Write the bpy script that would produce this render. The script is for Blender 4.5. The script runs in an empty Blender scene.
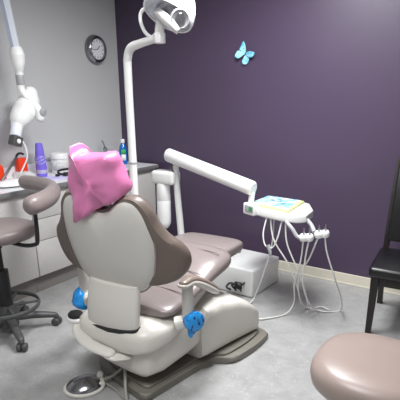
import bpy, bmesh, math, random
from mathutils import Vector, Matrix, noise
random.seed(7)
S = bpy.context.scene
COL = S.collection
PI = math.pi
R = math.radians

# ------------------------------------------------------------------ materials
def srgb(r, g, b):
    f = lambda c: (c/255/12.92) if c/255 <= .04045 else ((c/255+.055)/1.055)**2.4
    return (f(r), f(g), f(b), 1)

def mat(name, rgb, rough=.5, metal=0, bump=0, bscale=80, var=0, vscale=6, spec=.5, coat=0, trans=0, emit=None, estr=0, alpha=1, sheen=0):
    m = bpy.data.materials.new(name); m.use_nodes = True
    nt = m.node_tree; b = nt.nodes['Principled BSDF']
    c = srgb(*rgb)
    b.inputs['Base Color'].default_value = c
    b.inputs['Roughness'].default_value = rough
    b.inputs['Metallic'].default_value = metal
    b.inputs['Specular IOR Level'].default_value = spec
    b.inputs['Coat Weight'].default_value = coat
    b.inputs['Coat Roughness'].default_value = .15
    b.inputs['Transmission Weight'].default_value = trans
    b.inputs['Alpha'].default_value = alpha
    if emit:
        b.inputs['Emission Color'].default_value = srgb(*emit)
        b.inputs['Emission Strength'].default_value = estr
    tc = nt.nodes.new('ShaderNodeTexCoord')
    if var:
        n = nt.nodes.new('ShaderNodeTexNoise'); n.inputs['Scale'].default_value = vscale
        n.inputs['Detail'].default_value = 6
        nt.links.new(tc.outputs['Object'], n.inputs['Vector'])
        r = nt.nodes.new('ShaderNodeValToRGB')
        r.color_ramp.elements[0].position = .3; r.color_ramp.elements[1].position = .7
        r.color_ramp.elements[0].color = [x*(1-var) for x in c[:3]]+[1]
        r.color_ramp.elements[1].color = [min(1, x*(1+var)) for x in c[:3]]+[1]
        nt.links.new(n.outputs['Fac'], r.inputs['Fac'])
        nt.links.new(r.outputs['Color'], b.inputs['Base Color'])
    if bump:
        n = nt.nodes.new('ShaderNodeTexNoise'); n.inputs['Scale'].default_value = bscale
        n.inputs['Detail'].default_value = 4
        nt.links.new(tc.outputs['Object'], n.inputs['Vector'])
        bp = nt.nodes.new('ShaderNodeBump'); bp.inputs['Strength'].default_value = bump
        bp.inputs['Distance'].default_value = .01
        nt.links.new(n.outputs['Fac'], bp.inputs['Height'])
        nt.links.new(bp.outputs['Normal'], b.inputs['Normal'])
    return m

M = {}
M['purple'] = mat('purple_paint', (73, 60, 82), .38, bump=.03, bscale=220, spec=.5)
M['grey_wall'] = mat('grey_paint', (192, 192, 192), .5, bump=.03, bscale=200)
M['pale_wall'] = mat('pale_paint', (196, 196, 196), .7, bump=.03, bscale=200)
M['ceiling'] = mat('ceiling_tile', (225, 224, 220), .9, bump=.2, bscale=90)
M['trim'] = mat('trim_paint', (214, 208, 192), .45, var=.04, vscale=9)
M['laminate'] = mat('cabinet_laminate', (205, 202, 198), .5, var=.07, vscale=160)
M['toe'] = mat('toe_kick_laminate', (140, 134, 130), .5, var=.05, vscale=120)
M['edge'] = mat('counter_edge', (122, 120, 120), .4)
M['counter'] = mat('counter_laminate', (244, 244, 246), .22, var=.02, vscale=50)
M['gap'] = mat('dark_gap', (40, 38, 38), .8)
M['vinyl'] = mat('taupe_vinyl', (132, 121, 119), .28, bump=.06, bscale=260, var=.03, vscale=8, spec=.6)
M['vinyl_back'] = mat('brown_taupe_vinyl', (102, 90, 83), .36, bump=.06, bscale=260, var=.03, vscale=8)
M['neck'] = mat('light_greige_plastic', (206, 202, 195), .38)
M['vinyl_dark'] = mat('stool_vinyl', (136, 124, 122), .32, bump=.05, bscale=300, var=.03, vscale=8)
M['vinyl_pink'] = mat('rose_taupe_vinyl', (150, 134, 127), .34, bump=.05, bscale=300, var=.02, vscale=8)
M['shell'] = mat('greige_plastic', (196, 193, 187), .4, bump=.02, bscale=300)
M['housing'] = mat('cream_plastic', (212, 208, 200), .33, var=.02, vscale=5)
M['arm_plastic'] = mat('armrest_plastic', (205, 198, 190), .3)
M['armpad'] = mat('armrest_pad', (140, 124, 114), .25, coat=.3)
M['plate'] = mat('grey_base_plastic', (118, 114, 105), .45, bump=.05, bscale=200, var=.05, vscale=8)
M['white'] = mat('white_enamel', (238, 238, 236), .3, coat=.2)
M['white_cool'] = mat('cool_white_plastic', (228, 232, 240), .3)
M['bluegrey'] = mat('blue_grey_plastic', (160, 168, 186), .4)
M['greyp'] = mat('grey_plastic', (165, 166, 168), .4)
M['black'] = mat('black_plastic', (30, 30, 31), .45, bump=.03)
M['charcoal'] = mat('charcoal_nylon', (72, 72, 72), .48, bump=.05, bscale=150)
M['rubber'] = mat('black_rubber', (26, 26, 27), .65)
M['chrome'] = mat('brushed_chrome', (205, 205, 208), .16, metal=1)
M['dark_chrome'] = mat('dark_chrome', (150, 150, 154), .2, metal=1)
M['steel'] = mat('dull_steel', (160, 160, 162), .32, metal=1, var=.05, vscale=20)
M['hose'] = mat('grey_hose', (212, 211, 207), .5)
M['wood'] = mat('espresso_wood', (26, 17, 17), .45, var=.25, vscale=22)
M['leather'] = mat('black_leather', (12, 12, 13), .33, bump=.06, bscale=240)
M['pink'] = mat('pink_plastic_film', (212, 124, 170), .3, bump=.15, bscale=22, var=.05, vscale=9, spec=.6)
M['blue'] = mat('blue_plastic_film', (34, 144, 220), .25, bump=.2, bscale=40, var=.12, vscale=30)
M['red'] = mat('red_orange_plastic', (232, 62, 22), .4, bump=.1, bscale=30)
M['violet'] = mat('violet_plastic', (124, 108, 214), .3, var=.05, vscale=20)
M['lav'] = mat('lavender_paper', (205, 200, 240), .7)
M['paper'] = mat('white_paper', (240, 240, 240), .8, bump=.15, bscale=40)
M['film'] = mat('clear_film', (235, 235, 235), .15, bump=.5, bscale=60, alpha=.55)
M['tubwhite'] = mat('white_tub', (232, 232, 230), .35)
M['label'] = mat('label_paper', (206, 206, 206), .6, var=.2, vscale=40)
M['bottleblue'] = mat('blue_soap', (20, 120, 215), .12, trans=.35, coat=.4)
M['green'] = mat('green_label', (60, 170, 90), .5)
M['screen'] = mat('green_screen', (30, 60, 40), .2, emit=(80, 190, 110), estr=.35)
M['yellow'] = mat('yellow_plastic', (226, 226, 150), .45)
M['lamp_silver'] = mat('lamp_reflector', (170, 172, 178), .25, metal=.8, var=.12, vscale=25)
M['clockface'] = mat('clock_face', (232, 232, 236), .4)
M['diffuser'] = mat('light_diffuser', (250, 250, 250), .6, emit=(250, 252, 255), estr=3)
M['tubegreen'] = mat('grey_tube', (150, 148, 140), .5)

def floor_mat():
    m = mat('vinyl_floor', (188, 186, 184), .36, bump=.03, bscale=120)
    nt = m.node_tree; b = nt.nodes['Principled BSDF']
    tc = nt.nodes.new('ShaderNodeTexCoord')
    def noise_ramp(scale, det, p0, p1, c0, c1, dist=0):
        n = nt.nodes.new('ShaderNodeTexNoise'); n.inputs['Scale'].default_value = scale
        n.inputs['Detail'].default_value = det; n.inputs['Distortion'].default_value = dist
        nt.links.new(tc.outputs['Object'], n.inputs['Vector'])
        r = nt.nodes.new('ShaderNodeValToRGB')
        r.color_ramp.elements[0].position = p0; r.color_ramp.elements[1].position = p1
        r.color_ramp.elements[0].color = c0; r.color_ramp.elements[1].color = c1
        nt.links.new(n.outputs['Fac'], r.inputs['Fac']); return r
    a = noise_ramp(9, 9, .3, .72, srgb(150, 149, 148), srgb(168, 167, 166), .6)
    f = noise_ramp(26, 9, .58, .68, (0, 0, 0, 1), (1, 1, 1, 1), 2.6)
    mx = nt.nodes.new('ShaderNodeMixRGB'); mx.inputs['Color2'].default_value = srgb(205, 203, 199)
    nt.links.new(a.outputs['Color'], mx.inputs['Color1'])
    mu = nt.nodes.new('ShaderNodeMath'); mu.operation = 'MULTIPLY'; mu.inputs[1].default_value = .35
    nt.links.new(f.outputs['Color'], mu.inputs[0]); nt.links.new(mu.outputs[0], mx.inputs['Fac'])
    nt.links.new(mx.outputs['Color'], b.inputs['Base Color'])
    return m
M['floor'] = floor_mat()

def spotted(name, base, spot, scale, thr, kind='noise'):
    m = mat(name, base, .4); nt = m.node_tree; b = nt.nodes['Principled BSDF']
    tc = nt.nodes.new('ShaderNodeTexCoord')
    if kind == 'voronoi':
        n = nt.nodes.new('ShaderNodeTexVoronoi'); out = 'Distance'
    else:
        n = nt.nodes.new('ShaderNodeTexNoise'); n.inputs['Detail'].default_value = 3; out = 'Fac'
    n.inputs['Scale'].default_value = scale
    nt.links.new(tc.outputs['Object'], n.inputs['Vector'])
    r = nt.nodes.new('ShaderNodeValToRGB'); r.color_ramp.elements[0].position = thr; r.color_ramp.elements[1].position = thr+.05
    if kind == 'voronoi':
        r.color_ramp.elements[0].color = srgb(*spot); r.color_ramp.elements[1].color = srgb(*base)
    else:
        r.color_ramp.elements[0].color = srgb(*base); r.color_ramp.elements[1].color = srgb(*spot)
    nt.links.new(n.outputs[out], r.inputs['Fac']); nt.links.new(r.outputs['Color'], b.inputs['Base Color'])
    return m
M['blue_print'] = spotted('printed_blue_film', (36, 146, 222), (14, 50, 96), 48, .56)
M['blue_sheet'] = spotted('blue_patterned_sheet', (206, 228, 240), (120, 178, 216), 26, .5)
M['wing'] = spotted('blue_wing', (150, 214, 232), (90, 178, 214), 40, .52)

# ------------------------------------------------------------------ mesh helpers
I4 = Matrix.Identity(4)
def T(x, y, z): return Matrix.Translation((x, y, z))
def RX(a): return Matrix.Rotation(R(a), 4, 'X')
def RY(a): return Matrix.Rotation(R(a), 4, 'Y')
def RZ(a): return Matrix.Rotation(R(a), 4, 'Z')
def align(d):
    return Vector(d).to_track_quat('Z', 'Y').to_matrix().to_4x4()

def obj(name, bm, m, parent=None, smooth=True, sub=0, auto=None):
    bmesh.ops.recalc_face_normals(bm, faces=bm.faces)
    me = bpy.data.meshes.new(name); bm.to_mesh(me); bm.free()
    for p in me.polygons: p.use_smooth = smooth
    if smooth: me.set_sharp_from_angle(angle=R(auto or 42))
    me.materials.append(M[m] if isinstance(m, str) else m)
    o = bpy.data.objects.new(name, me); COL.objects.link(o)
    if parent: o.parent = parent
    if sub:
        md = o.modifiers.new('Subdivision', 'SUBSURF'); md.levels = sub; md.render_levels = sub
    return o

def tag(o, label, cat, group=None):
    o['label'] = label; o['category'] = cat
    if group: o['group'] = group
    return o
def thing(name, label, cat, loc=(0, 0, 0), rz=0, group=None):
    o = bpy.data.objects.new(name, None); COL.objects.link(o); o.empty_display_size = .1
    o.location = loc; o.rotation_euler = (0, 0, R(rz))
    return tag(o, label, cat, group)
def struct(name, bm, m, smooth=False):
    o = obj(name, bm, m, smooth=smooth); o['kind'] = 'structure'; return o

def rbox(bm, sx, sy, sz, mx=I4, bev=.005, seg=3):
    b = bmesh.new()
    bmesh.ops.create_cube(b, size=1, matrix=Matrix.Diagonal((sx, sy, sz, 1)))
    if bev:
        bmesh.ops.bevel(b, geom=list(b.edges), offset=min(bev, .49*min(sx, sy, sz)), segments=seg, profile=.5, affect='EDGES')
    bmesh.ops.transform(b, matrix=mx, verts=b.verts)
    merge(bm, b)
def merge(bm, b):
    me = bpy.data.meshes.new('tmp'); b.to_mesh(me); b.free(); bm.from_mesh(me); bpy.data.meshes.remove(me)
def box(bm, x0, y0, z0, x1, y1, z1, bev=.004, seg=2):
    rbox(bm, abs(x1-x0), abs(y1-y0), abs(z1-z0), T((x0+x1)/2, (y0+y1)/2, (z0+z1)/2), bev, seg)

def loft(bm, rings, cap=True, mx=I4):
    vs = [[bm.verts.new(mx @ Vector(p)) for p in r] for r in rings]
    n = len(rings[0])
    for a, b in zip(vs, vs[1:]):
        for i in range(n):
            j = (i+1) % n
            bm.faces.new((a[i], a[j], b[j], b[i]))
    if cap:
        for r, rev in ((vs[0], True), (vs[-1], False)):
            c = sum((v.co for v in r), Vector())/n
            cv = bm.verts.new(c)
            for i in range(n):
                j = (i+1) % n
                bm.faces.new((r[j], r[i], cv) if rev else (r[i], r[j], cv))

def spline(pts, k=6):
    P = [Vector(p) for p in pts]
    if len(P) < 3: return P
    Q = [P[0]*2-P[1]]+P+[P[-1]*2-P[-2]]
    out = []
    for i in range(1, len(Q)-2):
        p0, p1, p2, p3 = Q[i-1:i+3]
        for s in range(k):
            t = s/k
            out.append(.5*((2*p1)+(p2-p0)*t+(2*p0-5*p1+4*p2-p3)*t*t+(3*p1-p0-3*p2+p3)*t**3))
    out.append(P[-1]); return out

def tube(bm, pts, r, seg=10, k=6, round_end=False, flat=None, mx=I4, closed=False):
    """r: radius or list of radii along the control points; flat = (sx, sy) squash of the section"""
    n0 = len(pts)
    if k > 1 and n0 > 2:
        P = spline(pts, k)
        if isinstance(r, (list, tuple)):
            rr = []
            for i in range(len(P)):
                t = i/(len(P)-1)*(n0-1); a = min(int(t), n0-2); rr.append(r[a]+(r[a+1]-r[a])*(t-a))
        else: rr = [r]*len(P)
    else:
        P = [Vector(p) for p in pts]; rr = list(r) if isinstance(r, (list, tuple)) else [r]*len(P)
    if round_end:
        d0 = (P[0]-P[1]).normalized(); d1 = (P[-1]-P[-2]).normalized()
        a0, a1, r0, r1 = P[0], P[-1], rr[0], rr[-1]
        st = [(.45, .9), (.75, .66), (.93, .36)]
        P = [a0+d0*r0*s for s, _ in reversed(st)]+P+[a1+d1*r1*s for s, _ in st]
        rr = [r0*q for _, q in reversed(st)]+rr+[r1*q for _, q in st]
    tan = [(P[min(i+1, len(P)-1)]-P[max(i-1, 0)]).normalized() for i in range(len(P))]
    up = Vector((0, 0, 1)) if abs(tan[0].z) < .9 else Vector((0, 1, 0))
    x = tan[0].cross(up).normalized()
    rings = []
    fx, fy = flat or (1, 1)
    for p, t, q in zip(P, tan, rr):
        x = (x-t*x.dot(t)).normalized(); y = t.cross(x)
        rings.append([p+x*math.cos(2*PI*i/seg)*q*fx+y*math.sin(2*PI*i/seg)*q*fy for i in range(seg)])
    loft(bm, rings, True, mx)

def lathe(bm, prof, seg=32, mx=I4, sx=1, sy=1, pw=2):
    rings = []
    for r, z in prof:
        ring = []
        for i in range(seg):
            a = 2*PI*i/seg; c, s = math.cos(a), math.sin(a)
            if pw != 2:
                c = math.copysign(abs(c)**(2/pw), c); s = math.copysign(abs(s)**(2/pw), s)
            ring.append((max(r, 1e-4)*c*sx, max(r, 1e-4)*s*sy, z))
        rings.append(ring)
    loft(bm, rings, True, mx)

def sect(cx, cz, a, b, n=3.2, seg=28):
    """super-ellipse in the xz plane"""
    out = []
    for i in range(seg):
        t = 2*PI*i/seg; c, s = math.cos(t), math.sin(t)
        out.append((cx+a*math.copysign(abs(c)**(2/n), c), cz+b*math.copysign(abs(s)**(2/n), s)))
    return out
def loft_y(bm, secs, n=3.2, seg=28, mx=I4):
    """secs: (y, half width, z0, z1[, cx[, exponent]])"""
    rings = []
    for s in secs:
        y, a, z0, z1 = s[:4]; cx = s[4] if len(s) > 4 else 0; e = s[5] if len(s) > 5 else n
        rings.append([(x, y, z) for x, z in sect(cx, (z0+z1)/2, a, (z1-z0)/2, e, seg)])
    loft(bm, rings, True, mx)

def dense(outline, k=5):
    P = [(x, 0, z) for x, z in outline]
    n = len(P); out = []
    for i in range(n):
        p0, p1, p2, p3 = (Vector(P[(i+j-1) % n]) for j in range(4))
        for s in range(k):
            t = s/k
            q = .5*((2*p1)+(p2-p0)*t+(2*p0-5*p1+4*p2-p3)*t*t+(3*p1-p0-3*p2+p3)*t**3)
            out.append((q.x, q.z))
    return out
def mirror(half):
    """half outline from the top middle down the right to the bottom middle, mirrored to the left"""
    return half+[(-x, z) for x, z in reversed(half[1:-1])]
def puff(bm, outline, prof, mx=I4, bend=None, jitter=0, k=5, centre=None):
    """solid swept between scaled copies of an outline; prof = (scale, y)"""
    O = dense(outline, k) if k > 1 else outline
    cx = sum(p[0] for p in O)/len(O); cz = sum(p[1] for p in O)/len(O)
    if centre: cx, cz = centre
    rings = []
    for s, y in prof:
        ring = []
        for x, z in O:
            X = cx+(x-cx)*s; Z = cz+(z-cz)*s
            Y = y+(bend(X, Z) if bend else 0)
            v = Vector((X, Y, Z))
            if jitter:
                d = noise.noise_vector(v*14)*jitter + noise.noise_vector(v*34)*jitter*.4
                v += Vector((d.x*.5, d.y, d.z*.5))
            ring.append(v)
        rings.append(ring)
    loft(bm, rings, True, mx)

def prism(bm, outline, z0, z1, mx=I4, bev=0, seg=2, k=1):
    O = dense(outline, k) if k > 1 else outline
    b = bmesh.new()
    lo = [b.verts.new((x, y, z0)) for x, y in O]; hi = [b.verts.new((x, y, z1)) for x, y in O]
    n = len(O)
    for i in range(n): b.faces.new((lo[i], lo[(i+1) % n], hi[(i+1) % n], hi[i]))
    fb = b.faces.new(list(reversed(lo))); ft = b.faces.new(hi)
    if bev:
        ed = list(fb.edges)+list(ft.edges)
        bmesh.ops.bevel(b, geom=ed, offset=bev, segments=seg, profile=.5, affect='EDGES')
    bmesh.ops.transform(b, matrix=mx, verts=b.verts)
    merge(bm, b)

def cyl(bm, p, q, r, seg=24, bev=.2):
    p, q = Vector(p), Vector(q); L = (q-p).length; e = min(r*bev, L*.3)
    lathe(bm, [(r-e, 0), (r-e*.3, e*.3), (r, e), (r, L-e), (r-e*.3, L-e*.3), (r-e, L)], seg, T(*p) @ align(q-p))

B = bmesh.new
# ------------------------------------------------------------------ setting
XL, YF, XR, YN, ZC = -3.54, 3.85, 1.5, -1.3, 2.75
t_ = .1
b = B(); box(b, XL-t_, YN-t_, -.1, XR+t_, YF+t_, 0, 0); struct('floor', b, 'floor')
b = B(); box(b, XL-t_, YN-t_, ZC, XR+t_, YF+t_, ZC+.1, 0); struct('ceiling', b, 'ceiling')
b = B(); box(b, XL-t_, YN-t_, 0, XL, YF+t_, ZC, 0); struct('wall_left', b, 'grey_wall')
b = B(); box(b, XL, YF, 0, XR, YF+t_, ZC, 0); struct('wall_far', b, 'purple')
b = B(); box(b, XR, YN-t_, 0, XR+t_, YF+t_, ZC, 0); struct('wall_right', b, 'pale_wall')
b = B(); box(b, XL, YN-t_, 0, XR, YN, ZC, 0); struct('wall_near', b, 'pale_wall')
b = B(); box(b, -2.96, YF-.014, 0, XR, YF, .095, .004); box(b, -2.96, YF-.02, 0, XR, YF, .012, .003); struct('baseboard_far', b, 'trim')

# ------------------------------------------------------------------ ceiling lights
def ceiling_light(x, y, sx, sy, power, label, spread=166):
    t = thing('ceiling_light', label, 'ceiling light', (x, y, ZC), 0, 'ceiling light panels')
    b = B()
    for s in (-1, 1):
        box(b, s*(sx/2), -sy/2-.02, -.03, s*(sx/2+.02), sy/2+.02, 0, .003)
        box(b, -sx/2, s*(sy/2), -.03, sx/2, s*(sy/2+.02), 0, .003)
    obj('frame', b, 'white', t)
    b = B(); box(b, -sx/2, -sy/2, -.02, sx/2, sy/2, -.005, 0); obj('diffuser', b, 'diffuser', t)
    L = bpy.data.lights.new('panel_light', 'AREA'); L.shape = 'RECTANGLE'; L.size = sx; L.size_y = sy
    L.energy = power; L.color = (.965, .985, 1); L.spread = R(spread)
    lo = bpy.data.objects.new('panel_light', L); COL.objects.link(lo); lo.parent = t; lo.location = (0, 0, -.032)
ceiling_light(-1.35, 2.45, .6, 1.2, 66, 'white ceiling light panel above the dental chair')
ceiling_light(-.95, .4, .6, 1.2, 29, 'white ceiling light panel near the rose taupe stool')

# ------------------------------------------------------------------ cabinets along the left wall
CF = -3.06           # front of the cabinet boxes
TOP = .887
def handle_knob(b, x, y, z): cyl(b, (x, y, z), (x+.014, y, z), .005); cyl(b, (x+.012, y, z), (x+.026, y, z), .012)
def cabinet(y0, y1, label, fronts):
    t = thing('base_cabinet', label, 'cabinet', ((XL+CF)/2, (y0+y1)/2, 0), 0, 'base cabinets under the counter')
    ox, oy = (XL+CF)/2, (y0+y1)/2
    b = B(); box(b, XL+.002-ox, y0-oy+.001, .15, CF-ox, y1-oy-.001, .848, .002); obj('body', b, 'gap', t)
    b = B(); box(b, XL+.002-ox, y0-oy+.001, 0, CF-.04-ox, y1-oy-.001, .15, .001); obj('toe_kick', b, 'toe', t)
    for kind, a0, a1, z0, z1, ky, kz in fronts:
        b = B(); box(b, CF-ox, a0-oy+.004, z0+.003, CF+.019-ox, a1-oy-.004, z1-.003, .0015)
        p = obj(kind, b, 'laminate', t)
        if ky is not None:
            b = B(); handle_knob(b, CF+.019-ox, ky-oy, kz); obj('knob', b, 'steel', p)
    return t
ya, yb, yc, yd = .55, 1.38, 2.235, 3.05
cabinet(yb, yc, 'pale grey base cabinet with one large plain door behind assistant stool', [('door', yb, yc, .152, .845, None, 0)])
cabinet(yc, yd, 'pale grey base cabinet with three stacked drawers behind dental chair back',
        [('drawer', yc, yd, .625, .845, 2.63, .80), ('drawer', yc, yd, .447, .625, None, 0), ('drawer', yc, yd, .152, .447, None, 0)])
cabinet(yd, 3.775, 'pale grey base cabinet at the purple wall end of the counter', [('door', yd, 3.775, .152, .845, 3.36, .81)])
t = thing('countertop', 'long white counter with grey edge along the grey wall', 'countertop', (XL, 2.585, TOP))
b = B(); box(b, .002, -1.205, -.002, .525, 1.205, 0, 0); obj('worktop', b, 'counter', t)
b = B(); box(b, .002, -1.205, -.037, .535, 1.205, -.002, .001); obj('edge_band', b, 'edge', t)
b = B(); box(b, XL, 1.38, TOP+.0005, XL+.02, 3.79, TOP+.095, .002); struct('trim_1', b, 'counter')

# ------------------------------------------------------------------ things on the counter
def lathe_thing(name, label, cat, x, y, z, parts, rz=0):
    t = thing(name, label, cat, (x, y, z), rz)
    for pn, prof, m in parts:
        b = B(); lathe(b, prof, 28); obj(pn, b, m, t)
    return t
t = lathe_thing('spray_bottle', 'violet plastic bottle wrapped in clear film beside white tub', 'bottle', -3.385, 2.64, TOP, [
    ('bottle_body', [(.034, 0), (.046, .005), (.047, .02), (.047, .12), (.046, .16), (.038, .178), (.034, .184)], 'violet'),
    ('cap', [(.039, .178), (.039, .185), (.036, .22), (.029, .278), (.022, .284)], 'violet')])
b = B()
for i, z in enumerate((.1, .118, .135)):
    pts = [(.0495*math.cos(a*PI/6), .0495*math.sin(a*PI/6), z+.025+.012*math.sin(a*PI/3+i)) for a in range(13)]
    tube(b, pts, .0022, 6)
lathe(b, [(.0472, .03), (.0485, .034), (.0485, .056), (.0472, .06)], 28); obj('film_wrap', b, 'film', t)
t = lathe_thing('wipes_tub', 'white round plastic tub with screw lid beside violet bottle', 'tub', -3.41, 2.865, TOP, [
    ('tub_body', [(.064, 0), (.073, .004), (.075, .02), (.075, .125), (.068, .13)], 'tubwhite'),
    ('lid', [(.073, .127), (.080, .129), (.081, .168), (.077, .176), (.02, .177)], 'white')])
b = B(); rings = []
for z in (.025, .1):
    rings.append([(.0755*math.cos(R(a)), .0755*math.sin(R(a)), z) for a in range(-110, 41, 10)])
v = [[b.verts.new(p) for p in r] for r in rings]
for i in range(len(v[0])-1): b.faces.new((v[0][i], v[0][i+1], v[1][i+1], v[1][i]))
l = obj('label_strip', b, 'label', t); md = l.modifiers.new('Solid', 'SOLIDIFY'); md.thickness = .001
# goggles
t = thing('safety_goggles', 'black strapped safety goggles lying in front of white tub', 'goggles', (-3.235, 2.80, TOP), 57)
b = B(); tube(b, [(.085*math.cos(a*PI/8), .045*math.sin(a*PI/8), .032+.018*math.sin(a*PI/8)) for a in range(17)], .009, 8, flat=(1, 1.1)); obj('strap', b, 'black', t)
b = B(); rbox(b, .10, .02, .035, T(.0, -.045, .02) @ RX(15), .008); obj('lens_frame', b, 'black', t)
b = B(); rbox(b, .04, .02, .02, T(-.095, -.035, .014) @ RZ(30), .006); obj('strap_clip', b, 'black', t)
# papers, film, bag, instruments
def sheet(name, pts, z, m, label, cat, amp=.004, th=.0012):
    b = B()
    prism(b, pts, z, z+th)
    return tag(obj(name, b, m, smooth=False), label, cat)
sheet('paper_sheet', [(-3.40, 2.50), (-3.30, 2.78), (-3.10, 2.73), (-3.16, 2.46)], TOP, 'lav', 'lavender paper sheet lying flat on counter before violet bottle', 'paper')
b = B(); puff(b, [(-3.34, 2.24), (-3.30, 2.36), (-3.19, 2.40), (-3.10, 2.25), (-3.16, 2.08), (-3.30, 2.12)], [(0, 0), (.85, -.001), (1, -.008), (.8, -.022), (.4, -.03), (0, -.032)], mx=T(0, 0, TOP+.009) @ Matrix(((1, 0, 0, 0), (0, 0, 1, 0), (0, -1, 0, 0), (0, 0, 0, 1))), jitter=.005, k=3)
tag(obj('paper_towel', b, 'paper'), 'crumpled white paper towel on counter beside red pouch', 'paper towel')
b = B()
for i in range(3):
    O = [(random.uniform(.05, .085)*math.cos(a*PI/5), random.uniform(.045, .07)*math.sin(a*PI/5)) for a in range(10)]
    puff(b, O, [(0, 0), (.8, -.002), (1, -.015), (.8, -.035), (.4, -.045), (0, -.04)], mx=T(-3.39+.02*i, 2.41+.03*i, TOP+.016) @ Matrix(((1, 0, 0, 0), (0, 0, 1, 0), (0, -1, 0, 0), (0, 0, 0, 1))), jitter=.02, k=3)
tag(obj('plastic_wrap', b, 'film'), 'crumpled clear plastic wrap on counter left of violet bottle', 'plastic wrap')
b = B(); puff(b, [(-.16, 0), (.10, 0), (.105, .05), (.09, .125), (-.02, .135), (-.15, .12)], [(0, -.03), (.6, -.03), (.95, -.015), (1, 0), (.95, .015), (.6, .03), (0, .03)], mx=T(-3.47, 2.205, TOP+.003) @ RZ(60) @ RX(4) @ T(0, 0, .012), jitter=.006, k=3)
tag(obj('red_pouch', b, 'red'), 'red orange plastic pouch standing on counter at left frame edge', 'pouch')
b = B(); rbox(b, .06, .085, .165, T(-3.485, 2.515, TOP+.083), .008); tag(obj('red_box', b, 'red'), 'small red box on counter behind black tipped syringe', 'box')
t = thing('air_water_syringe', 'silver syringe with black tip leaning against the small red box', 'dental tool', (0, 0, 0))
b = B(); tube(b, [(-3.335, 2.215, TOP+.03), (-3.43, 2.435, TOP+.18)], [.011, .011], 10, round_end=True); obj('handle', b, 'steel', t)
b = B(); tube(b, [(-3.425, 2.425, TOP+.172), (-3.434, 2.445, TOP+.192), (-3.44, 2.465, TOP+.205), (-3.447, 2.495, TOP+.207), (-3.45, 2.52, TOP+.198)], .0095, 8, round_end=True); obj('tip', b, 'black', t)
t = lathe_thing('soap_bottle', 'blue dish soap bottle with white cap at end of counter', 'bottle', -3.325, 3.62, TOP, [
    ('bottle_body', [(.03, 0), (.041, .005), (.043, .03), (.039, .09), (.041, .14), (.034, .18), (.018, .205), (.016, .215)], 'bottleblue'),
    ('cap', [(.02, .212), (.021, .215), (.021, .243), (.019, .248)], 'white')])
for nm, m, z0, z1, a0, a1 in (('white_label', 'white', .04, .1, -75, -10), ('green_label', 'green', .1, .15, -75, -10)):
    b = B(); v = [[b.verts.new((.0445*math.cos(R(a)), .0445*math.sin(R(a)), z)) for a in range(a0, a1+1, 8)] for z in (z0, z1)]
    for i in range(len(v[0])-1): b.faces.new((v[0][i], v[0][i+1], v[1][i+1], v[1][i]))
    l = obj(nm, b, m, t); l.modifiers.new('Solid', 'SOLIDIFY').thickness = .001
t = thing('sink_faucet', 'small chrome faucet on counter left of blue soap bottle', 'faucet', (-3.44, 3.48, TOP))
b = B(); lathe(b, [(.028, 0), (.028, .006), (.02, .012), (.016, .03), (.016, .13), (.02, .14), (.02, .165), (.012, .172)], 20); obj('faucet_body', b, 'steel', t)
b = B(); tube(b, [(.01, 0, .12), (.06, 0, .15), (.12, 0, .14), (.135, 0, .115)], .009, 10); obj('spout', b, 'chrome', t)
b = B(); tube(b, [(0, 0, .17), (-.005, -.01, .21), (-.01, -.02, .235)], [.007, .006, .008], 8, round_end=True); obj('lever', b, 'steel', t)
b = B(); lathe(b, [(.13, .0005), (.13, .006), (.118, .008), (.108, .004), (.10, .0025), (.02, .002)], 40, T(-3.28, 3.27, TOP), 1, 1.1); tag(obj('sink', b, 'steel'), 'small steel sink set into counter behind the pink bag', 'sink')

# ------------------------------------------------------------------ wall clock
t = thing('wall_clock', 'round chrome wall clock on the grey wall', 'clock', (XL, 3.53, 1.965))
mx = RY(90)
b = B(); lathe(b, [(.122, 0.001), (.13, .008), (.128, .022), (.118, .05), (.104, .06), (.094, .056), (.088, .04), (.05, .0398)], 48, mx); obj('rim', b, 'dark_chrome', t)
b = B(); lathe(b, [(.088, .040), (.088, .0415), (.05, .0416)], 48, mx); f = obj('face', b, 'clockface', t)
for i in range(12):
    a = 2*PI*i/12; b = B()
    rbox(b, .0012, .006, .02 if i % 3 == 0 else .013, T(.0422, math.sin(a)*.074, math.cos(a)*.074) @ RX(-math.degrees(a)), 0)
    obj('hour_mark', b, 'black', f)
for nm, ang, L, w in (('hour_hand', 45, .05, .007), ('minute_hand', 263, .07, .005)):
    b = B(); rbox(b, .0015, w, L, RX(-ang) @ T(.0445, 0, L*.4), 0); obj(nm, b, 'black', t)

# ------------------------------------------------------------------ butterfly on the purple wall
t = thing('butterfly_decoration', 'pale blue paper butterfly on the purple wall', 'wall decoration', (-2.062, YF, 1.88))
W1 = [(0, .012), (-.04, .033), (-.05, .045), (-.037, .076), (-.023, .106), (-.005, .084), (.005, .05)]
W2 = [(-.005, .008), (-.04, .028), (-.061, .032), (-.076, .015), (-.084, -.008), (-.072, -.026), (-.048, -.026), (-.019, -.007)]
W3 = [(.002, 0), (.014, .015), (.038, .022), (.071, .019), (.104, .007), (.091, -.015), (.063, -.027), (.035, -.022)]
W4 = [(0, -.004), (.02, -.02), (.035, -.027), (.039, -.052), (.017, -.074), (-.009, -.077), (-.024, -.058), (-.014, -.027)]
for nm, O, sl in (('upper_wing', W1, -.35), ('lower_wing', W2, -.35), ('upper_wing', W3, .3), ('lower_wing', W4, .3)):
    b = B(); puff(b, O, [(0, -.012), (.9, -.012), (1, -.013), (.9, -.014), (0, -.014)], k=3, bend=lambda x, z, sl=sl: -abs(x+.25*z)*abs(sl))
    obj(nm, b, 'wing', t)
b = B(); tube(b, [(-.02, -.01, -.03), (0, -.012, 0), (.012, -.012, .03)], [.003, .006, .004], 8, round_end=True); obj('butterfly_body', b, 'charcoal', t)
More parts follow.
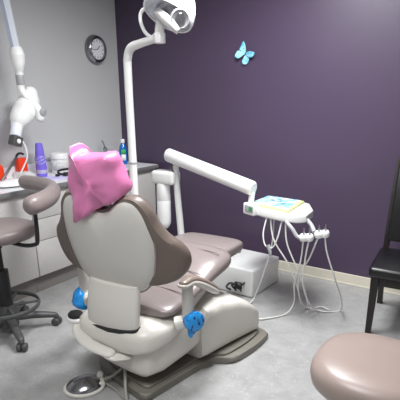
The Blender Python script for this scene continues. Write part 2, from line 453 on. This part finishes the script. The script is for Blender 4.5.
b = B(); cyl(b, (0, -.0005, 0), (0, -.012, 0), .006, 10); obj('wall_pin', b, 'charcoal', t)

# ------------------------------------------------------------------ x-ray arm on the grey wall
t = thing('dental_xray', 'white wall mounted dental x-ray arm and head above counter', 'x-ray machine', (XL, 2.36, 2.3))
o = Vector((XL, 2.36, 2.3))
L_ = lambda x, y, z: tuple(Vector((x, y, z))-o)
b = B(); box(b, .001, -.10, -.12, .06, .10, .25, .012); obj('wall_bracket', b, 'white_cool', t)
b = B(); tube(b, [L_(-3.49, 2.36, 2.42), L_(-3.28, 2.37, 2.42)], .035, 16); obj('swivel', b, 'white_cool', t)
b = B(); tube(b, [L_(-3.28, 2.392, 2.44), L_(-3.28, 2.463, 1.86)], .026, 4, flat=(1.2, 1.2)); obj('support_arm', b, 'white_cool', t, auto=30)
b = B(); tube(b, [L_(-3.285, 2.352, 2.44), L_(-3.285, 2.428, 1.87)], .014, 4, flat=(1.2, 1.2)); obj('spring_rod', b, 'bluegrey', t, auto=30)
b = B(); tube(b, [L_(-3.28, 2.448, 1.885), L_(-3.27, 2.448, 1.84), L_(-3.27, 2.449, 1.78), L_(-3.28, 2.455, 1.725), L_(-3.28, 2.455, 1.69)], [.045, .055, .047, .032, .029], 18); obj('elbow_joint', b, 'white', t)
b = B(); cyl(b, L_(-3.28, 2.455, 1.70), L_(-3.28, 2.455, 1.625), .031, 20, .1); obj('collar', b, 'greyp', t)
b = B(); tube(b, [L_(-3.28, 2.455, 1.63), L_(-3.28, 2.455, 1.595), L_(-3.26, 2.47, 1.55), L_(-3.22, 2.52, 1.47), L_(-3.21, 2.545, 1.42), L_(-3.21, 2.545, 1.385)], [.029, .029, .03, .034, .038, .036], 16, round_end=True); obj('yoke', b, 'white', t)
b = B(); cyl(b, L_(-3.20, 2.55, 1.43), L_(-3.165, 2.56, 1.42), .032, 20); obj('pivot_cap', b, 'greyp', t)
b = B(); tube(b, [L_(-3.29, 2.545, 1.565), L_(-3.29, 2.525, 1.51), L_(-3.29, 2.47, 1.44), L_(-3.29, 2.41, 1.375), L_(-3.29, 2.385, 1.335)], [.055, .082, .092, .074, .05], 20, round_end=True); obj('tube_head', b, 'white', t)
b = B(); cyl(b, L_(-3.285, 2.385, 1.345), L_(-3.27, 2.34, 1.25), .043, 22, .08); obj('cone', b, 'white_cool', t)
b = B(); rbox(b, .07, .085, .075, T(*L_(-3.27, 2.338, 1.215)) @ RX(-20), .008); q = obj('position_holder', b, 'charcoal', t)
b = B(); cyl(b, L_(-3.235, 2.34, 1.215), L_(-3.228, 2.34, 1.215), .018, 16); obj('button', b, 'white', q)
b = B(); tube(b, [L_(-3.26, 2.375, 1.24), L_(-3.24, 2.40, 1.16), L_(-3.24, 2.40, 1.08), L_(-3.27, 2.38, 1.01), L_(-3.30, 2.36, .95)], .006, 8); obj('cable', b, 'white', t)

# ------------------------------------------------------------------ dental light on its pole
t = thing('dental_light', 'white overhead dental lamp on tall curved pole behind chair', 'lamp', (-2.195, 2.5, 0))
o = Vector((-2.195, 2.5, 0))
b = B(); lathe(b, [(.11, 0), (.11, .012), (.06, .03), (.04, .045), (.035, .05)], 32); obj('pole_base', b, 'white', t)
b = B(); tube(b, [L_(-2.195, 2.5, .03), L_(-2.205, 2.5, .6), L_(-2.212, 2.5, 1.3), L_(-2.215, 2.5, 1.70), L_(-2.205, 2.495, 1.785), L_(-2.165, 2.485, 1.836), L_(-2.08, 2.47, 1.855), L_(-1.91, 2.45, 1.878)], [.031, .03, .027, .027, .028, .028, .025, .022], 16, k=8); obj('pole', b, 'white', t)
b = B(); lathe(b, [(.0275, 0), (.031, .003), (.031, .012), (.0275, .015)], 20, T(*L_(-2.209, 2.5, 1.1))); obj('collar_ring', b, 'greyp', t)
b = B(); cyl(b, L_(-1.905, 2.45, 1.845), L_(-1.905, 2.45, 1.905), .036, 20); tube(b, [L_(-1.905, 2.45, 1.9), L_(-1.90, 2.45, 1.94), L_(-1.89, 2.46, 1.985)], [.03, .028, .03], 14); obj('swivel_joint', b, 'white', t)
hc = Vector(L_(-1.85, 2.49, 2.03)); hd = Vector((-.12, -.48, -.82)).normalized()
HM = T(*hc) @ align(hd)
b = B(); lathe(b, [(.03, -.13), (.08, -.12), (.125, -.085), (.15, -.03), (.158, .025), (.155, .045), (.146, .045), (.14, .02)], 40, HM); obj('lamp_shell', b, 'white', t)
b = B(); lathe(b, [(.147, .042), (.136, .034), (.112, .02), (.098, -.01), (.06, -.03), (.01, -.035)], 16, HM); obj('reflector', b, 'lamp_silver', t, auto=10)
for i in range(10):
    a = 2*PI*i/10; b = B()
    rbox(b, .016, .04, .006, HM @ RZ(math.degrees(a)) @ T(.124, 0, .030) @ RY(30), .002); obj('lens_slot', b, 'charcoal', t)
b = B(); V = []
strip = spline([(-1.91, 2.405, 2.015), (-1.862, 2.375, 1.999), (-1.808, 2.365, 1.966), (-1.764, 2.375, 1.928), (-1.735, 2.40, 1.895)], 4)
for i, p in enumerate(strip):
    wd = .036*(.55+.45*math.sin(PI*(i+1)/(len(strip)+1)))
    V.append([b.verts.new(Vector(L_(*p))+Vector((.62, -.10, .62))*w*wd+Vector((0, .012 if w else 0, 0))) for w in (-1, 0, 1)])
for i in range(len(V)-1):
    for k in (0, 1): b.faces.new((V[i][k], V[i][k+1], V[i+1][k+1], V[i+1][k]))
s_ = obj('glare_shield', b, 'white', t); s_.modifiers.new('Solid', 'SOLIDIFY').thickness = .004
px_ = Vector(L_(-1.725, 2.415, 1.962))
b = B(); lathe(b, [(.045, -.05), (.054, -.04), (.058, .0), (.054, .012), (.047, .015), (.044, .004), (.01, .003)], 28, T(*px_) @ align((.6, -.75, -.2))); obj('pivot_knob', b, 'greyp', t)
b = B(); lathe(b, [(.03, .006), (.03, .012), (.01, .013)], 20, T(*px_) @ align((.6, -.75, -.2))); rbox(b, .02, .06, .01, T(*px_) @ align((.6, -.75, -.2)) @ T(0, 0, .016), .003); obj('knob_inset', b, 'steel', t)
b = B(); tube(b, [L_(-1.93, 2.46, 2.02), L_(-1.98, 2.45, 2.045), L_(-2.035, 2.45, 2.03), L_(-2.05, 2.45, 1.985), L_(-2.02, 2.45, 1.92), L_(-1.97, 2.45, 1.885), L_(-1.93, 2.45, 1.90), L_(-1.91, 2.45, 1.92)], .0115, 10); obj('handle', b, 'white', t)
b = B(); tube(b, [L_(-1.725, 2.43, 1.98), L_(-1.69, 2.43, 2.02), L_(-1.675, 2.43, 2.08), L_(-1.69, 2.43, 2.14), L_(-1.75, 2.44, 2.16)], .0115, 10); obj('handle', b, 'white', t)

# ------------------------------------------------------------------ dental chair
CH = thing('dental_chair', 'large taupe and cream dental chair on grey base plate', 'dental chair', (-1.62, 1.80, 0), 4)
BM = RZ(-14)
# base plate
half = [(-.20, -.14), (-.10, -.165), (.05, -.175), (.20, -.185), (.265, -.17), (.27, -.10), (.262, .15), (.26, .31), (.29, .375), (.35, .43), (.37, .50), (.365, .68), (.335, .83), (.29, .865), (0, .875), (-.29, .865), (-.335, .83), (-.365, .68), (-.37, .50), (-.35, .43), (-.29, .375), (-.26, .31), (-.262, .15), (-.26, -.08)]
b = B(); prism(b, half, .002, .045, BM, .018, 4, k=3); prism(b, [(x*.86, .03+y*.9) for x, y in half], .04, .06, BM, .012, 3, k=3); obj('base_plate', b, 'plate', CH)
# lift column, dark, between plate and pan
b = B(); loft_y(b, [(-.10, .10, .05, .22), (.05, .13, .05, .27), (.35, .14, .05, .27)], mx=BM); obj('lift_column', b, 'charcoal', CH)
# lower housing
b = B(); loft_y(b, [(-.185, .10, .15, .22), (-.18, .17, .115, .255), (-.15, .21, .09, .28), (-.05, .232, .08, .31), (.15, .24, .10, .345), (.35, .24, .14, .37), (.46, .22, .16, .36), (.48, .15, .2, .33)], 4.5, 36, RZ(-9) @ T(.03, 0, .018)); obj('lower_housing', b, 'housing', CH)
# front cover
b = B(); loft_y(b, [(.26, .20, .06, .22), (.27, .262, .056, .30), (.32, .275, .055, .38), (.45, .278, .055, .395), (.6, .28, .055, .36), (.72, .28, .055, .30), (.80, .278, .055, .235), (.835, .26, .057, .17), (.845, .2, .06, .12)], 7, 40, BM); obj('front_cover', b, 'housing', CH)
# seat pan
b = B(); loft_y(b, [(-.255, .12, .30, .37), (-.245, .20, .275, .40), (-.20, .25, .262, .425), (-.08, .282, .27, .435), (.0, .292, .29, .44), (.03, .285, .31, .44), (.10, .262, .33, .45), (.35, .25, .38, .50), (.5, .22, .42, .53)], 3.6, 40); obj('seat_pan', b, 'housing', CH)
# seat cushion
b = B()
loft_y(b, [(-.09, .18, .445, .475), (-.085, .25, .432, .495), (-.06, .278, .425, .51), (.0, .285, .425, .517), (.12, .288, .43, .525), (.25, .294, .445, .555), (.36, .308, .465, .608), (.45, .322, .485, .64), (.53, .322, .485, .652), (.60, .31, .49, .65), (.645, .285, .50, .636), (.668, .245, .52, .615)], 2.7, 40)
obj('seat_cushion', b, 'vinyl', CH, sub=1)
b = B()
loft_y(b, [(.62, .2, .53, .6), (.64, .24, .52, .618), (.70, .245, .515, .622), (.85, .243, .51, .615), (.93, .238, .508, .608), (.965, .225, .515, .598), (.975, .19, .53, .58)], 4.2, 40)
obj('leg_cushion', b, 'vinyl', CH, sub=1)
b = B(); loft_y(b, [(.45, .15, .46, .52), (.7, .16, .48, .52), (.93, .15, .485, .515), (.985, .12, .49, .51)], 4, 28); obj('leg_support', b, 'shell', CH)
b = B(); tube(b, [(-.20, .965, .505), (-.08, 1.0, .5), (.08, 1.0, .5), (.20, .965, .505)], .012, 8, flat=(1, 1)); obj('toe_bar', b, 'greyp', CH)
# seams of the seat
b = B()
for yy, zz, hw in ((.10, .5245, .26), (.29, .576, .262), (.50, .6425, .27)):
    tube(b, [(-hw, yy, zz-.012), (-hw*.8, yy, zz), (0, yy+.01, zz+.001), (hw*.8, yy, zz), (hw, yy, zz-.012)], .0028, 6)
obj('seat_seams', b, 'vinyl_dark', CH)
# backrest
KM = T(0, -.13, .445) @ RX(11)
bend = lambda x, z: 1.3*max(0, abs(x)-.22)**2
sh = mirror([(0, .585), (.05, .60), (.10, .637), (.155, .657), (.21, .648), (.252, .60), (.272, .53), (.278, .45), (.272, .37), (.252, .28), (.218, .21), (.168, .165), (.10, .145), (0, .14)])
cu = mirror([(0, .60), (.05, .616), (.10, .653), (.16, .675), (.222, .665), (.27, .613), (.297, .545), (.338, .485), (.392, .435), (.424, .375), (.414, .31), (.37, .255), (.30, .222), (.2, .20), (0, .19)])
b = B(); puff(b, cu, [(0, .03), (.6, .02), (.90, .006), (.97, .012), (1, .032), (1, .05), (.965, .078), (.88, .098), (.6, .11), (0, .112)], KM, bend, k=6, centre=(0, .42)); obj('back_cushion', b, 'vinyl_back', CH)
b = B(); puff(b, sh, [(0, -.03), (.4, -.028), (.7, -.021), (.88, -.010), (.965, .0), (1, .012), (.985, .03), (.6, .03), (0, .03)], KM, lambda x, z: .6*max(0, abs(x)-.15)**2, k=6, centre=(0, .40)); obj('back_shell', b, 'shell', CH)
b = B()
shd = [(x*1.004, z) for x, z in dense(sh, 5)]
tube(b, [KM @ Vector((x, .014+.6*max(0, abs(x)-.15)**2, z)) for x, z in shd+[shd[0]]], .006, 8, k=1); obj('shell_trim', b, 'vinyl_dark', CH)
# neck bracket below the shell
b = B()
rings = []
for h, y, w, th in ((.20, -.005, .155, .02), (.16, -.015, .165, .028), (.10, -.04, .168, .03), (.04, -.062, .168, .03), (-.02, -.074, .166, .03), (-.07, -.078, .165, .03), (-.105, -.078, .168, .03), (-.11, -.078, .15, .02)):
    rings.append([KM @ Vector((x, y+yy+(-.02*(1-(x/.17)**2)), h)) for x, yy in sect(0, 0, w, th, 4, 32)])
loft(b, rings); obj('back_bracket', b, 'neck', CH)
b = B(); rings = []
for h, g in ((-.052, 0), (-.050, .005), (-.026, .005), (-.024, 0)):
    rings.append([KM @ Vector((x, -.0775+yy-.02*(1-(x/.175)**2), h+.006+.01*x/.17)) for x, yy in sect(0, 0, .1665+g, .03+g, 4, 32)])
loft(b, rings); obj('bracket_seal', b, 'rubber', CH)
# headrest
b = B(); puff(b, mirror([(0, .835), (.07, .83), (.10, .80), (.105, .75), (.09, .70), (.05, .68), (0, .675)]), [(0, .01), (.8, .01), (1, .03), (1, .05), (.8, .07), (0, .075)], KM, k=4); obj('headrest', b, 'vinyl', CH)
b = B()
for s in (-.045, .045): tube(b, [KM @ Vector((s, .03, .55)), KM @ Vector((s, .035, .72))], .008, 10)
obj('headrest_posts', b, 'steel', CH)
# armrests
for s in (1, -1):
    x = .345 if s > 0 else -.378
    b = B(); tube(b, [(x*.82, -.03, .40), (x*.97, .0, .415), (x, .0, .45)], [.04, .036, .034], 16); obj('arm_bracket', b, 'housing', CH)
    b = B(); tube(b, [(x, .0, .42), (x, -.002, .50), (x, -.006, .60), (x, .0, .625)], [.033, .032, .03, .03], 18); obj('arm_post', b, 'shell', CH)
    b = B()
    path = [(x, -.045, .640), (x, .02, .640), (x+.01*s, .10, .603), (x+.015*s, .20, .54), (x+.015*s, .262, .50)]
    tube(b, path, [.030, .040, .042, .042, .034], 16, round_end=True, flat=(1.05, .52)); a_ = obj('arm_pad_base', b, 'arm_plastic', CH)
    b = B(); tube(b, [(p[0], p[1]+.006, p[2]+.013) for p in path], [.026, .037, .040, .040, .031], 16, round_end=True, flat=(1.02, .55)); obj('arm_pad', b, 'armpad', CH)
    b = B(); cyl(b, (x-.03*s, .01, .415), (x+.045*s, .0, .412), .042, 24); obj('arm_hub', b, 'housing', CH)
# assistant control on the rear left
b = B(); tube(b, [(-.27, -.17, .345), (-.235, -.235, .33), (-.15, -.28, .312), (-.06, -.295, .295), (.03, -.285, .28)], [.028, .03, .033, .035, .032], 16, round_end=True, flat=(1, .5)); tube(b, [(-.02, -.285, .275), (.05, -.275, .257), (.10, -.22, .245)], [.03, .034, .025], 12, round_end=True, flat=(1, .5)); obj('instrument_arm', b, 'housing', CH)
b = B(); lathe(b, [(.05, 0), (.056, .006), (.056, .02), (.05, .026), (.04, .027)], 28, T(-.285, -.185, .352) @ RX(6), 1, .85); hh = obj('control_holder', b, 'white', CH)
b = B(); lathe(b, [(.046, .024), (.047, .034), (.042, .044), (.025, .049), (.005, .05)], 28, T(-.285, -.185, .352) @ RX(6), 1, .85); obj('control_pad', b, 'rubber', hh)

# ------------------------------------------------------------------ pink bag on the headrest
b = B()
bag = [(-.10, .905), (-.075, .862), (.0, .86), (.11, .868), (.13, .80), (.152, .695), (.108, .655), (.05, .63), (-.02, .598), (-.09, .55), (-.135, .525), (-.165, .545), (-.158, .64), (-.15, .72), (-.138, .80), (-.122, .86)]
puff(b, bag, [(0, -.035), (.3, -.035), (.6, -.03), (.82, -.024), (.94, -.014), (1, .0), (1.0, .06), (.95, .09), (.8, .102), (.4, .108), (0, .108)], T(-1.62, 1.80, 0) @ RZ(4) @ KM, lambda x, z: -.03*max(0, (.66-z)/.12) + .008*math.sin(x*30+z*22) + .005*math.sin(x*71-z*40), jitter=.012, k=5, centre=(0, .74))
tag(obj('headrest_bag', b, 'pink', auto=180), 'pink plastic bag pulled over the dental chair headrest', 'plastic bag')

# ------------------------------------------------------------------ blue film covers on the arm hubs
CW = T(-1.62, 1.80, 0) @ RZ(4)
MX = CW @ T(.39, -.01, .43)
b = B()
lathe(b, [(.044, -.05), (.052, -.035), (.056, -.005), (.055, .012), (.048, .018), (.02, .02)], 28, MX @ align((.85, -.5, .05)))
tube(b, [MX @ Vector((-.01, .01, -.03)), MX @ Vector((-.02, -.005, -.075)), MX @ Vector((-.015, -.01, -.095))], [.035, .018, .006], 10)
t = tag(obj('blue_cover', b, 'blue_print'), 'blue plastic film with dark print over right armrest hub', 'plastic cover', 'blue film covers on the armrest hubs')
MX = CW @ T(-.39, -.01, .412)
b = B()
tube(b, [MX @ Vector((.0, -.005, .055)), MX @ Vector((-.005, -.01, .02)), MX @ Vector((-.008, -.012, -.04)), MX @ Vector((-.015, -.015, -.062))], [.018, .046, .06, .052], 18, flat=(1.0, .9), round_end=False)
tag(obj('blue_cover', b, 'blue'), 'plain blue plastic film hanging over left armrest hub', 'plastic cover', 'blue film covers on the armrest hubs')

# ------------------------------------------------------------------ foot pedal
t = thing('foot_pedal', 'round steel foot pedal on floor behind the dental chair', 'foot pedal', (-1.765, 1.50, 0), 55)
b = B(); lathe(b, [(.105, .001), (.116, .004), (.116, .014), (.108, .018), (.05, .018)], 40, I4, 1.0, .86); obj('pedal_base', b, 'housing', t)
b = B(); lathe(b, [(.102, .018), (.102, .026), (.094, .036), (.065, .052), (.03, .064), (.008, .07)], 40, I4, 1.0, .86); obj('pedal_disc', b, 'dark_chrome', t)
b = B(); rbox(b, .05, .10, .03, T(.085, 0, .024), .01); rbox(b, .03, .03, .05, T(.09, .02, .045) @ RY(20), .008); obj('pedal_bracket', b, 'housing', t)
def flp(bm, pts, r, **k): tube(bm, pts, r, **k)
inv = (T(-1.765, 1.50, 0) @ RZ(55)).inverted()
b = B(); tube(b, [inv @ Vector(p) for p in ((-1.70, 1.585, .03), (-1.66, 1.63, .05), (-1.62, 1.68, .10), (-1.58, 1.69, .16))], .009, 10); tube(b, [inv @ Vector(p) for p in ((-1.70, 1.575, .02), (-1.62, 1.575, .012), (-1.52, 1.545, .012), (-1.42, 1.515, .012), (-1.34, 1.49, .012), (-1.27, 1.52, .012), (-1.25, 1.62, .012))], .007, 10)
tube(b, [inv @ Vector(p) for p in ((-1.60, 1.66, .13), (-1.555, 1.61, .10), (-1.51, 1.56, .05), (-1.46, 1.515, .012), (-1.40, 1.47, .012), (-1.32, 1.44, .012))], .009, 10)
obj('pedal_hoses', b, 'tubegreen', t)

# ------------------------------------------------------------------ utility box, delivery post and arm
t = thing('utility_box', 'white floor utility box under the leg rest by purple wall', 'utility box', (-1.95, 3.36, 0), -3)
b = B(); rbox(b, .84, .46, .235, T(0, 0, .1195), .016, 3); obj('box_cover', b, 'white', t)
b = B()
for i in range(3):
    tube(b, [(.22+.05*i, -.215, .02), (.20+.05*i, -.27, .06+.03*i), (.24+.05*i, -.28, .11), (.285+.03*i, -.225, .08+.02*i)], .008, 8)
rbox(b, .07, .03, .06, T(.29, -.235, .085), .01); obj('cord_outlet', b, 'black', t)

DU = thing('delivery_unit', 'white dental delivery arm with instrument head and hanging hoses', 'delivery unit', (-2.325, 3.24, .237))
o = Vector((-2.325, 3.24, .237))
b = B(); lathe(b, [(.07, 0), (.07, .012), (.04, .03), (.036, .036)], 28); obj('post_flange', b, 'white', DU)
b = B(); tube(b, [L_(-2.325, 3.24, .25), L_(-2.345, 3.24, .5), L_(-2.368, 3.24, .75), L_(-2.385, 3.24, 1.05)], [.03, .03, .028, .026], 16); obj('post', b, 'white', DU)
b = B(); rbox(b, .225, .15, .115, T(*L_(-2.475, 3.22, .885)) @ RZ(6), .028, 4); obj('control_block', b, 'white', DU)
b = B(); lathe(b, [(.03, -.10), (.045, -.085), (.058, -.06), (.062, -.03), (.062, .15), (.060, .155), (.062, .16), (.06, .29), (.05, .31)], 24, T(*L_(-2.49, 3.20, .53))); obj('water_bottle', b, 'white', DU)
b = B(); tube(b, [L_(-2.385, 3.24, 1.0), L_(-2.40, 3.19, .98), L_(-2.385, 3.195, .955), L_(-2.37, 3.195, .93)], .006, 8); obj('short_cable', b, 'charcoal', DU)
b = B(); tube(b, [L_(-2.46, 3.23, 1.075), L_(-1.535, 3.05, .905)], [.052, .05], 22, round_end=False, flat=(1.0, 1.1)); e = obj('support_beam', b, 'white', DU, auto=50)
md = e.modifiers.new('Bevel', 'BEVEL'); md.width = .02; md.segments = 4; md.limit_method = 'ANGLE'; md.angle_limit = R(50)
b = B(); tube(b, [L_(-1.55, 3.06, .88), L_(-1.56, 3.06, .80)], .022, 14); obj('beam_swivel', b, 'white', DU)
# head
hb = [(-1.60, 3.08), (-1.53, 3.015), (-1.40, 2.965), (-1.24, 2.925), (-1.14, 2.935), (-1.095, 2.985), (-1.105, 3.15), (-1.20, 3.33), (-1.30, 3.38), (-1.56, 3.38), (-1.60, 3.33)]
b = B(); prism(b, [(x-o.x, y-o.y) for x, y in hb], .725-o.z, .785-o.z, I4, .014, 4, k=1); HD = obj('instrument_head', b, 'white', DU)
b = B(); rbox(b, .12, .06, .085, T(*L_(-1.53, 3.01, .765)) @ RZ(-20), .012, 3); DB = obj('display_block', b, 'white', DU)
b = B(); rbox(b, .088, .004, .05, T(*L_(-1.532, 2.9765, .77)) @ RZ(-20), .002); dp = obj('display_panel', b, 'greyp', DU)
b = B(); rbox(b, .036, .003, .03, T(*L_(-1.515, 2.9665, .772)) @ RZ(-20), .001); obj('screen', b, 'screen', dp)
# holder arms and handpiece holders
b = B(); tube(b, [L_(-1.23, 2.955, .735), L_(-1.20, 2.92, .722), L_(-1.155, 2.905, .69), L_(-1.12, 2.90, .65), L_(-1.08, 2.90, .635)], .0135, 10); tube(b, [L_(-1.12, 3.03, .75), L_(-1.06, 3.0, .715), L_(-1.02, 2.96, .68)], [.016, .014, .016], 10); obj('holder_arm', b, 'greyp', DU)
for (x, y, z) in ((-1.075, 2.91, .645), (-1.035, 2.91, .652), (-.985, 2.95, .672), (-.945, 2.96, .68)):
    b = B(); lathe(b, [(.014, -.022), (.026, -.02), (.03, -.008), (.03, .008), (.024, .018), (.012, .02)], 18, T(*L_(x, y, z)) @ RX(18)); hn = obj('handpiece_holder', b, 'white', DU)
    b = B(); tube(b, [L_(x, y, z+.015), L_(x+.004, y-.01, z+.045), L_(x+.004, y-.012, z+.065)], [.009, .007, .004], 8, round_end=True); obj('handpiece', b, 'steel', hn)
# hoses: world coordinates
H = [
 [(-1.385, 2.98, .735), (-1.385, 2.93, .62), (-1.355, 2.91, .54), (-1.30, 2.91, .532), (-1.268, 2.92, .61), (-1.258, 2.96, .735)],
 [(-1.235, 2.96, .735), (-1.20, 2.93, .58), (-1.12, 2.93, .42), (-1.06, 2.98, .24), (-1.06, 3.10, .05), (-1.02, 3.17, .012), (-.95, 3.18, .012), (-.87, 3.26, .012), (-.84, 3.15, .15), (-.855, 3.0, .35), (-.92, 2.96, .55), (-.945, 2.96, .665)],
 [(-1.365, 2.99, .735), (-1.31, 2.95, .58), (-1.19, 2.95, .42), (-1.12, 3.0, .22), (-1.12, 3.12, .03), (-1.06, 3.19, .012), (-1.00, 3.15, .012), (-1.03, 3.02, .12), (-1.06, 2.93, .30), (-1.05, 2.91, .5), (-1.035, 2.91, .635)],
 [(-1.075, 2.91, .63), (-1.085, 2.92, .48), (-1.13, 2.95, .28), (-1.15, 3.02, .10), (-1.19, 2.97, .014), (-1.27, 2.84, .012), (-1.35, 2.78, .012), (-1.46, 2.84, .012)],
 [(-.985, 2.95, .655), (-1.03, 2.94, .50), (-1.10, 2.95, .34), (-1.11, 3.03, .14), (-1.09, 3.16, .014), (-1.01, 3.24, .012), (-.94, 3.22, .012)],
 [(-1.36, 3.05, .735), (-1.36, 3.03, .5), (-1.42, 3.03, .25), (-1.49, 3.05, .05), (-1.50, 2.98, .012)],
]
for i, pts in enumerate(H):
    b = B(); tube(b, [tuple(Vector(p)-o) for p in pts], .0055, 8, k=8); obj('hose', b, 'hose', DU)
b = B(); tube(b, [L_(-1.335, 2.912, .545), L_(-1.315, 2.91, .50), L_(-1.31, 2.91, .465)], [.016, .013, .009], 10); obj('suction_tip', b, 'greyp', DU)
# tray with sheets on the head
t = thing('instrument_tray', 'yellow tray carrying blue patterned sheet on delivery head', 'tray', (-1.38, 3.16, .785))
q = [(-1.545, 3.03), (-1.56, 3.355), (-1.245, 3.325), (-1.215, 2.955)]
b = B(); prism(b, [(x+1.38, y-3.16) for x, y in q], .001, .016, I4, .005, 2)
obj('tray', b, 'yellow', t)
b = B(); prism(b, [(x*.9+1.38*.9-.012, (y-3.16)*.84+.02) for x, y in q], .0162, .0185, I4); q_ = obj('patterned_sheet', b, 'blue_sheet', t, smooth=False)
dk = mat('dark_blue_print', (40, 90, 140), .5)
for x, y, w, h, a in ((-.10, -.05, .05, .012, 20), (-.02, .02, .06, .010, 12), (.05, -.03, .035, .022, 30), (.0, .08, .09, .006, 5), (-.07, .05, .03, .03, 0)):
    b = B(); rbox(b, w, h, .0012, T(x, y, .0195) @ RZ(a), 0); obj('printed_mark', b, dk, q_, smooth=False)

# ------------------------------------------------------------------ stools
def stool_base(t, z_seat, angs, rl, ring=None):
    b = B(); lathe(b, [(.055, .05), (.066, .055), (.066, .16), (.058, .19), (.05, .21)], 24); obj('hub', b, 'charcoal', t)
    b = B(); lathe(b, [(.046, .18), (.046, z_seat-.22), (.03, z_seat-.215), (.022, z_seat-.21), (.022, z_seat)], 24); obj('gas_column', b, 'black', t)
    for a in angs:
        c, s = math.cos(R(a)), math.sin(R(a))
        b = B(); tube(b, [(c*.03, s*.03, .115), (c*rl*.5, s*rl*.5, .105), (c*rl*.93, s*rl*.93, .082), (c*rl, s*rl, .07)], [.044, .036, .028, .023], 10, flat=(.85, .75), round_end=True)
        lg = obj('leg', b, 'charcoal', t)
        b = B(); ax = Vector((math.cos(R(a+55)), math.sin(R(a+55)), 0)); p = Vector((c*(rl+.0), s*(rl+.0), .029))
        for k in (-1, 1): cyl(b, p+ax*k*.004, p+ax*k*.032, 0.0288, 18, .25)
        rbox(b, .03, .03, .035, T(p.x, p.y, .05), .01); obj('caster', b, 'charcoal', lg)
    if ring:
        b = B(); rr, z = ring
        pts = [(rr*math.cos(R(k*10)), rr*math.sin(R(k*10)), z) for k in range(37)]
        tube(b, pts, .013, 10, k=1, flat=(.7, 1.2))
        for a in angs:
            tube(b, [(.04*math.cos(R(a)), .04*math.sin(R(a)), z-.005), (rr*math.cos(R(a)), rr*math.sin(R(a)), z)], .01, 8)
        obj('foot_ring', b, 'charcoal', t)
def seat(t, r, z0, z1, m, ox=0, oy=0, pw=2.3):
    b = B(); h = z1-z0
    lathe(b, [(r*.6, z0), (r*.88, z0+h*.06), (r*.97, z0+h*.25), (r, z0+h*.48), (r*.985, z0+h*.68), (r*.93, z0+h*.86), (r*.8, z0+h*.96), (r*.5, z1), (r*.1, z1)], 48, T(ox, oy, 0), pw=pw)
    obj('seat', b, m, t, auto=80)
t = thing('assistant_stool', 'tall taupe assistant stool with curved torso support and foot ring', 'stool', (-2.69, 1.68, 0))
stool_base(t, .68, (-22, 54, 126, 198, 270), .315, (.215, .205))
seat(t, .228, .682, .775, 'vinyl_dark', .025, .02)
b = B(); rbox(b, .16, .12, .025, T(.02, .02, .673), .006); tube(b, [(.02, .02, .67), (.22, .03, .665), (.32, .05, .68), (.345, .06, .72), (.35, .062, .93)], .013, 10); obj('support_post', b, 'black', t)
b = B(); cyl(b, (.12, -.05, .66), (.135, -.12, .64), .012, 12); obj('lever', b, 'black', t)
b = B()
tube(b, [(-.195, .415, .965), (-.06, .42, .965), (.10, .385, .965), (.24, .30, .965), (.345, .19, .962), (.395, .09, .957), (.415, .0, .95)], [.048, .05, .051, .052, .054, .055, .055], 20, round_end=True, flat=(.95, 1.05))
obj('torso_support', b, 'vinyl_dark', t)

t = thing('operator_stool', 'rose taupe stool seat in front right corner of the room', 'stool', (-.29, 1.73, 0))
stool_base(t, .46, (20, 92, 164, 236, 308), .28)
seat(t, .25, .43, .572, 'vinyl_pink', pw=2.5)

# ------------------------------------------------------------------ black side chair
t = thing('side_chair', 'black leather chair with espresso wood legs against purple wall', 'chair', (-.43, 3.29, 0), 5)
# local: x right, y toward wall
for sx in (-1, 1):
    b = B(); x = sx*.195
    loft(b, [[(x+dx*w, -.235+dy*w, z) for dx, dy in ((-1, -1), (1, -1), (1, 1), (-1, 1))] for z, w in ((0, .018), (.25, .022), (.40, .025), (.425, .025))]); obj('front_leg', b, 'wood', t, smooth=False)
    b = B(); xx = sx*.20
    loft(b, [[(xx+dx*.019, yc_+dy*.022, z) for dx, dy in ((-1, -1), (1, -1), (1, 1), (-1, 1))] for z, yc_ in ((0, .33), (.2, .265), (.42, .22), (.6, .225), (.9, .275), (1.13, .325))]); obj('rear_leg', b, 'wood', t, smooth=False)
b = B()
box(b, -.21, -.25, .36, .21, -.225, .425, .003); box(b, -.21, -.24, .36, -.19, .22, .425, .003); box(b, .19, -.24, .36, .21, .22, .425, .003); box(b, -.21, .20, .36, .21, .225, .425, .003); obj('seat_rail', b, 'wood', t)
b = B(); rbox(b, .48, .52, .075, T(0, -.035, .46), .028, 4); obj('seat', b, 'leather', t)
b = B(); rbox(b, .40, .035, .58, T(0, .245, .84) @ RX(-11.5), .012, 3); obj('backrest', b, 'leather', t)

# ------------------------------------------------------------------ camera
cam = bpy.data.cameras.new('camera'); co = bpy.data.objects.new('camera', cam); COL.objects.link(co)
co.location = (0, 0, 1.55); co.rotation_euler = (R(90-19.958), 0, R(33.36))
cam.sensor_fit = 'HORIZONTAL'; cam.sensor_width = 36; cam.lens = 36*464/400; cam.shift_y = 64/400; cam.clip_start = .02
S.camera = co
w = bpy.data.worlds.new('world'); S.world = w; w.use_nodes = True
w.node_tree.nodes['Background'].inputs['Color'].default_value = (.6, .6, .6, 1); w.node_tree.nodes['Background'].inputs['Strength'].default_value = .3
S.view_settings.view_transform = 'Standard'; S.view_settings.look = 'None'; S.view_settings.gamma = 1; S.view_settings.exposure = .4
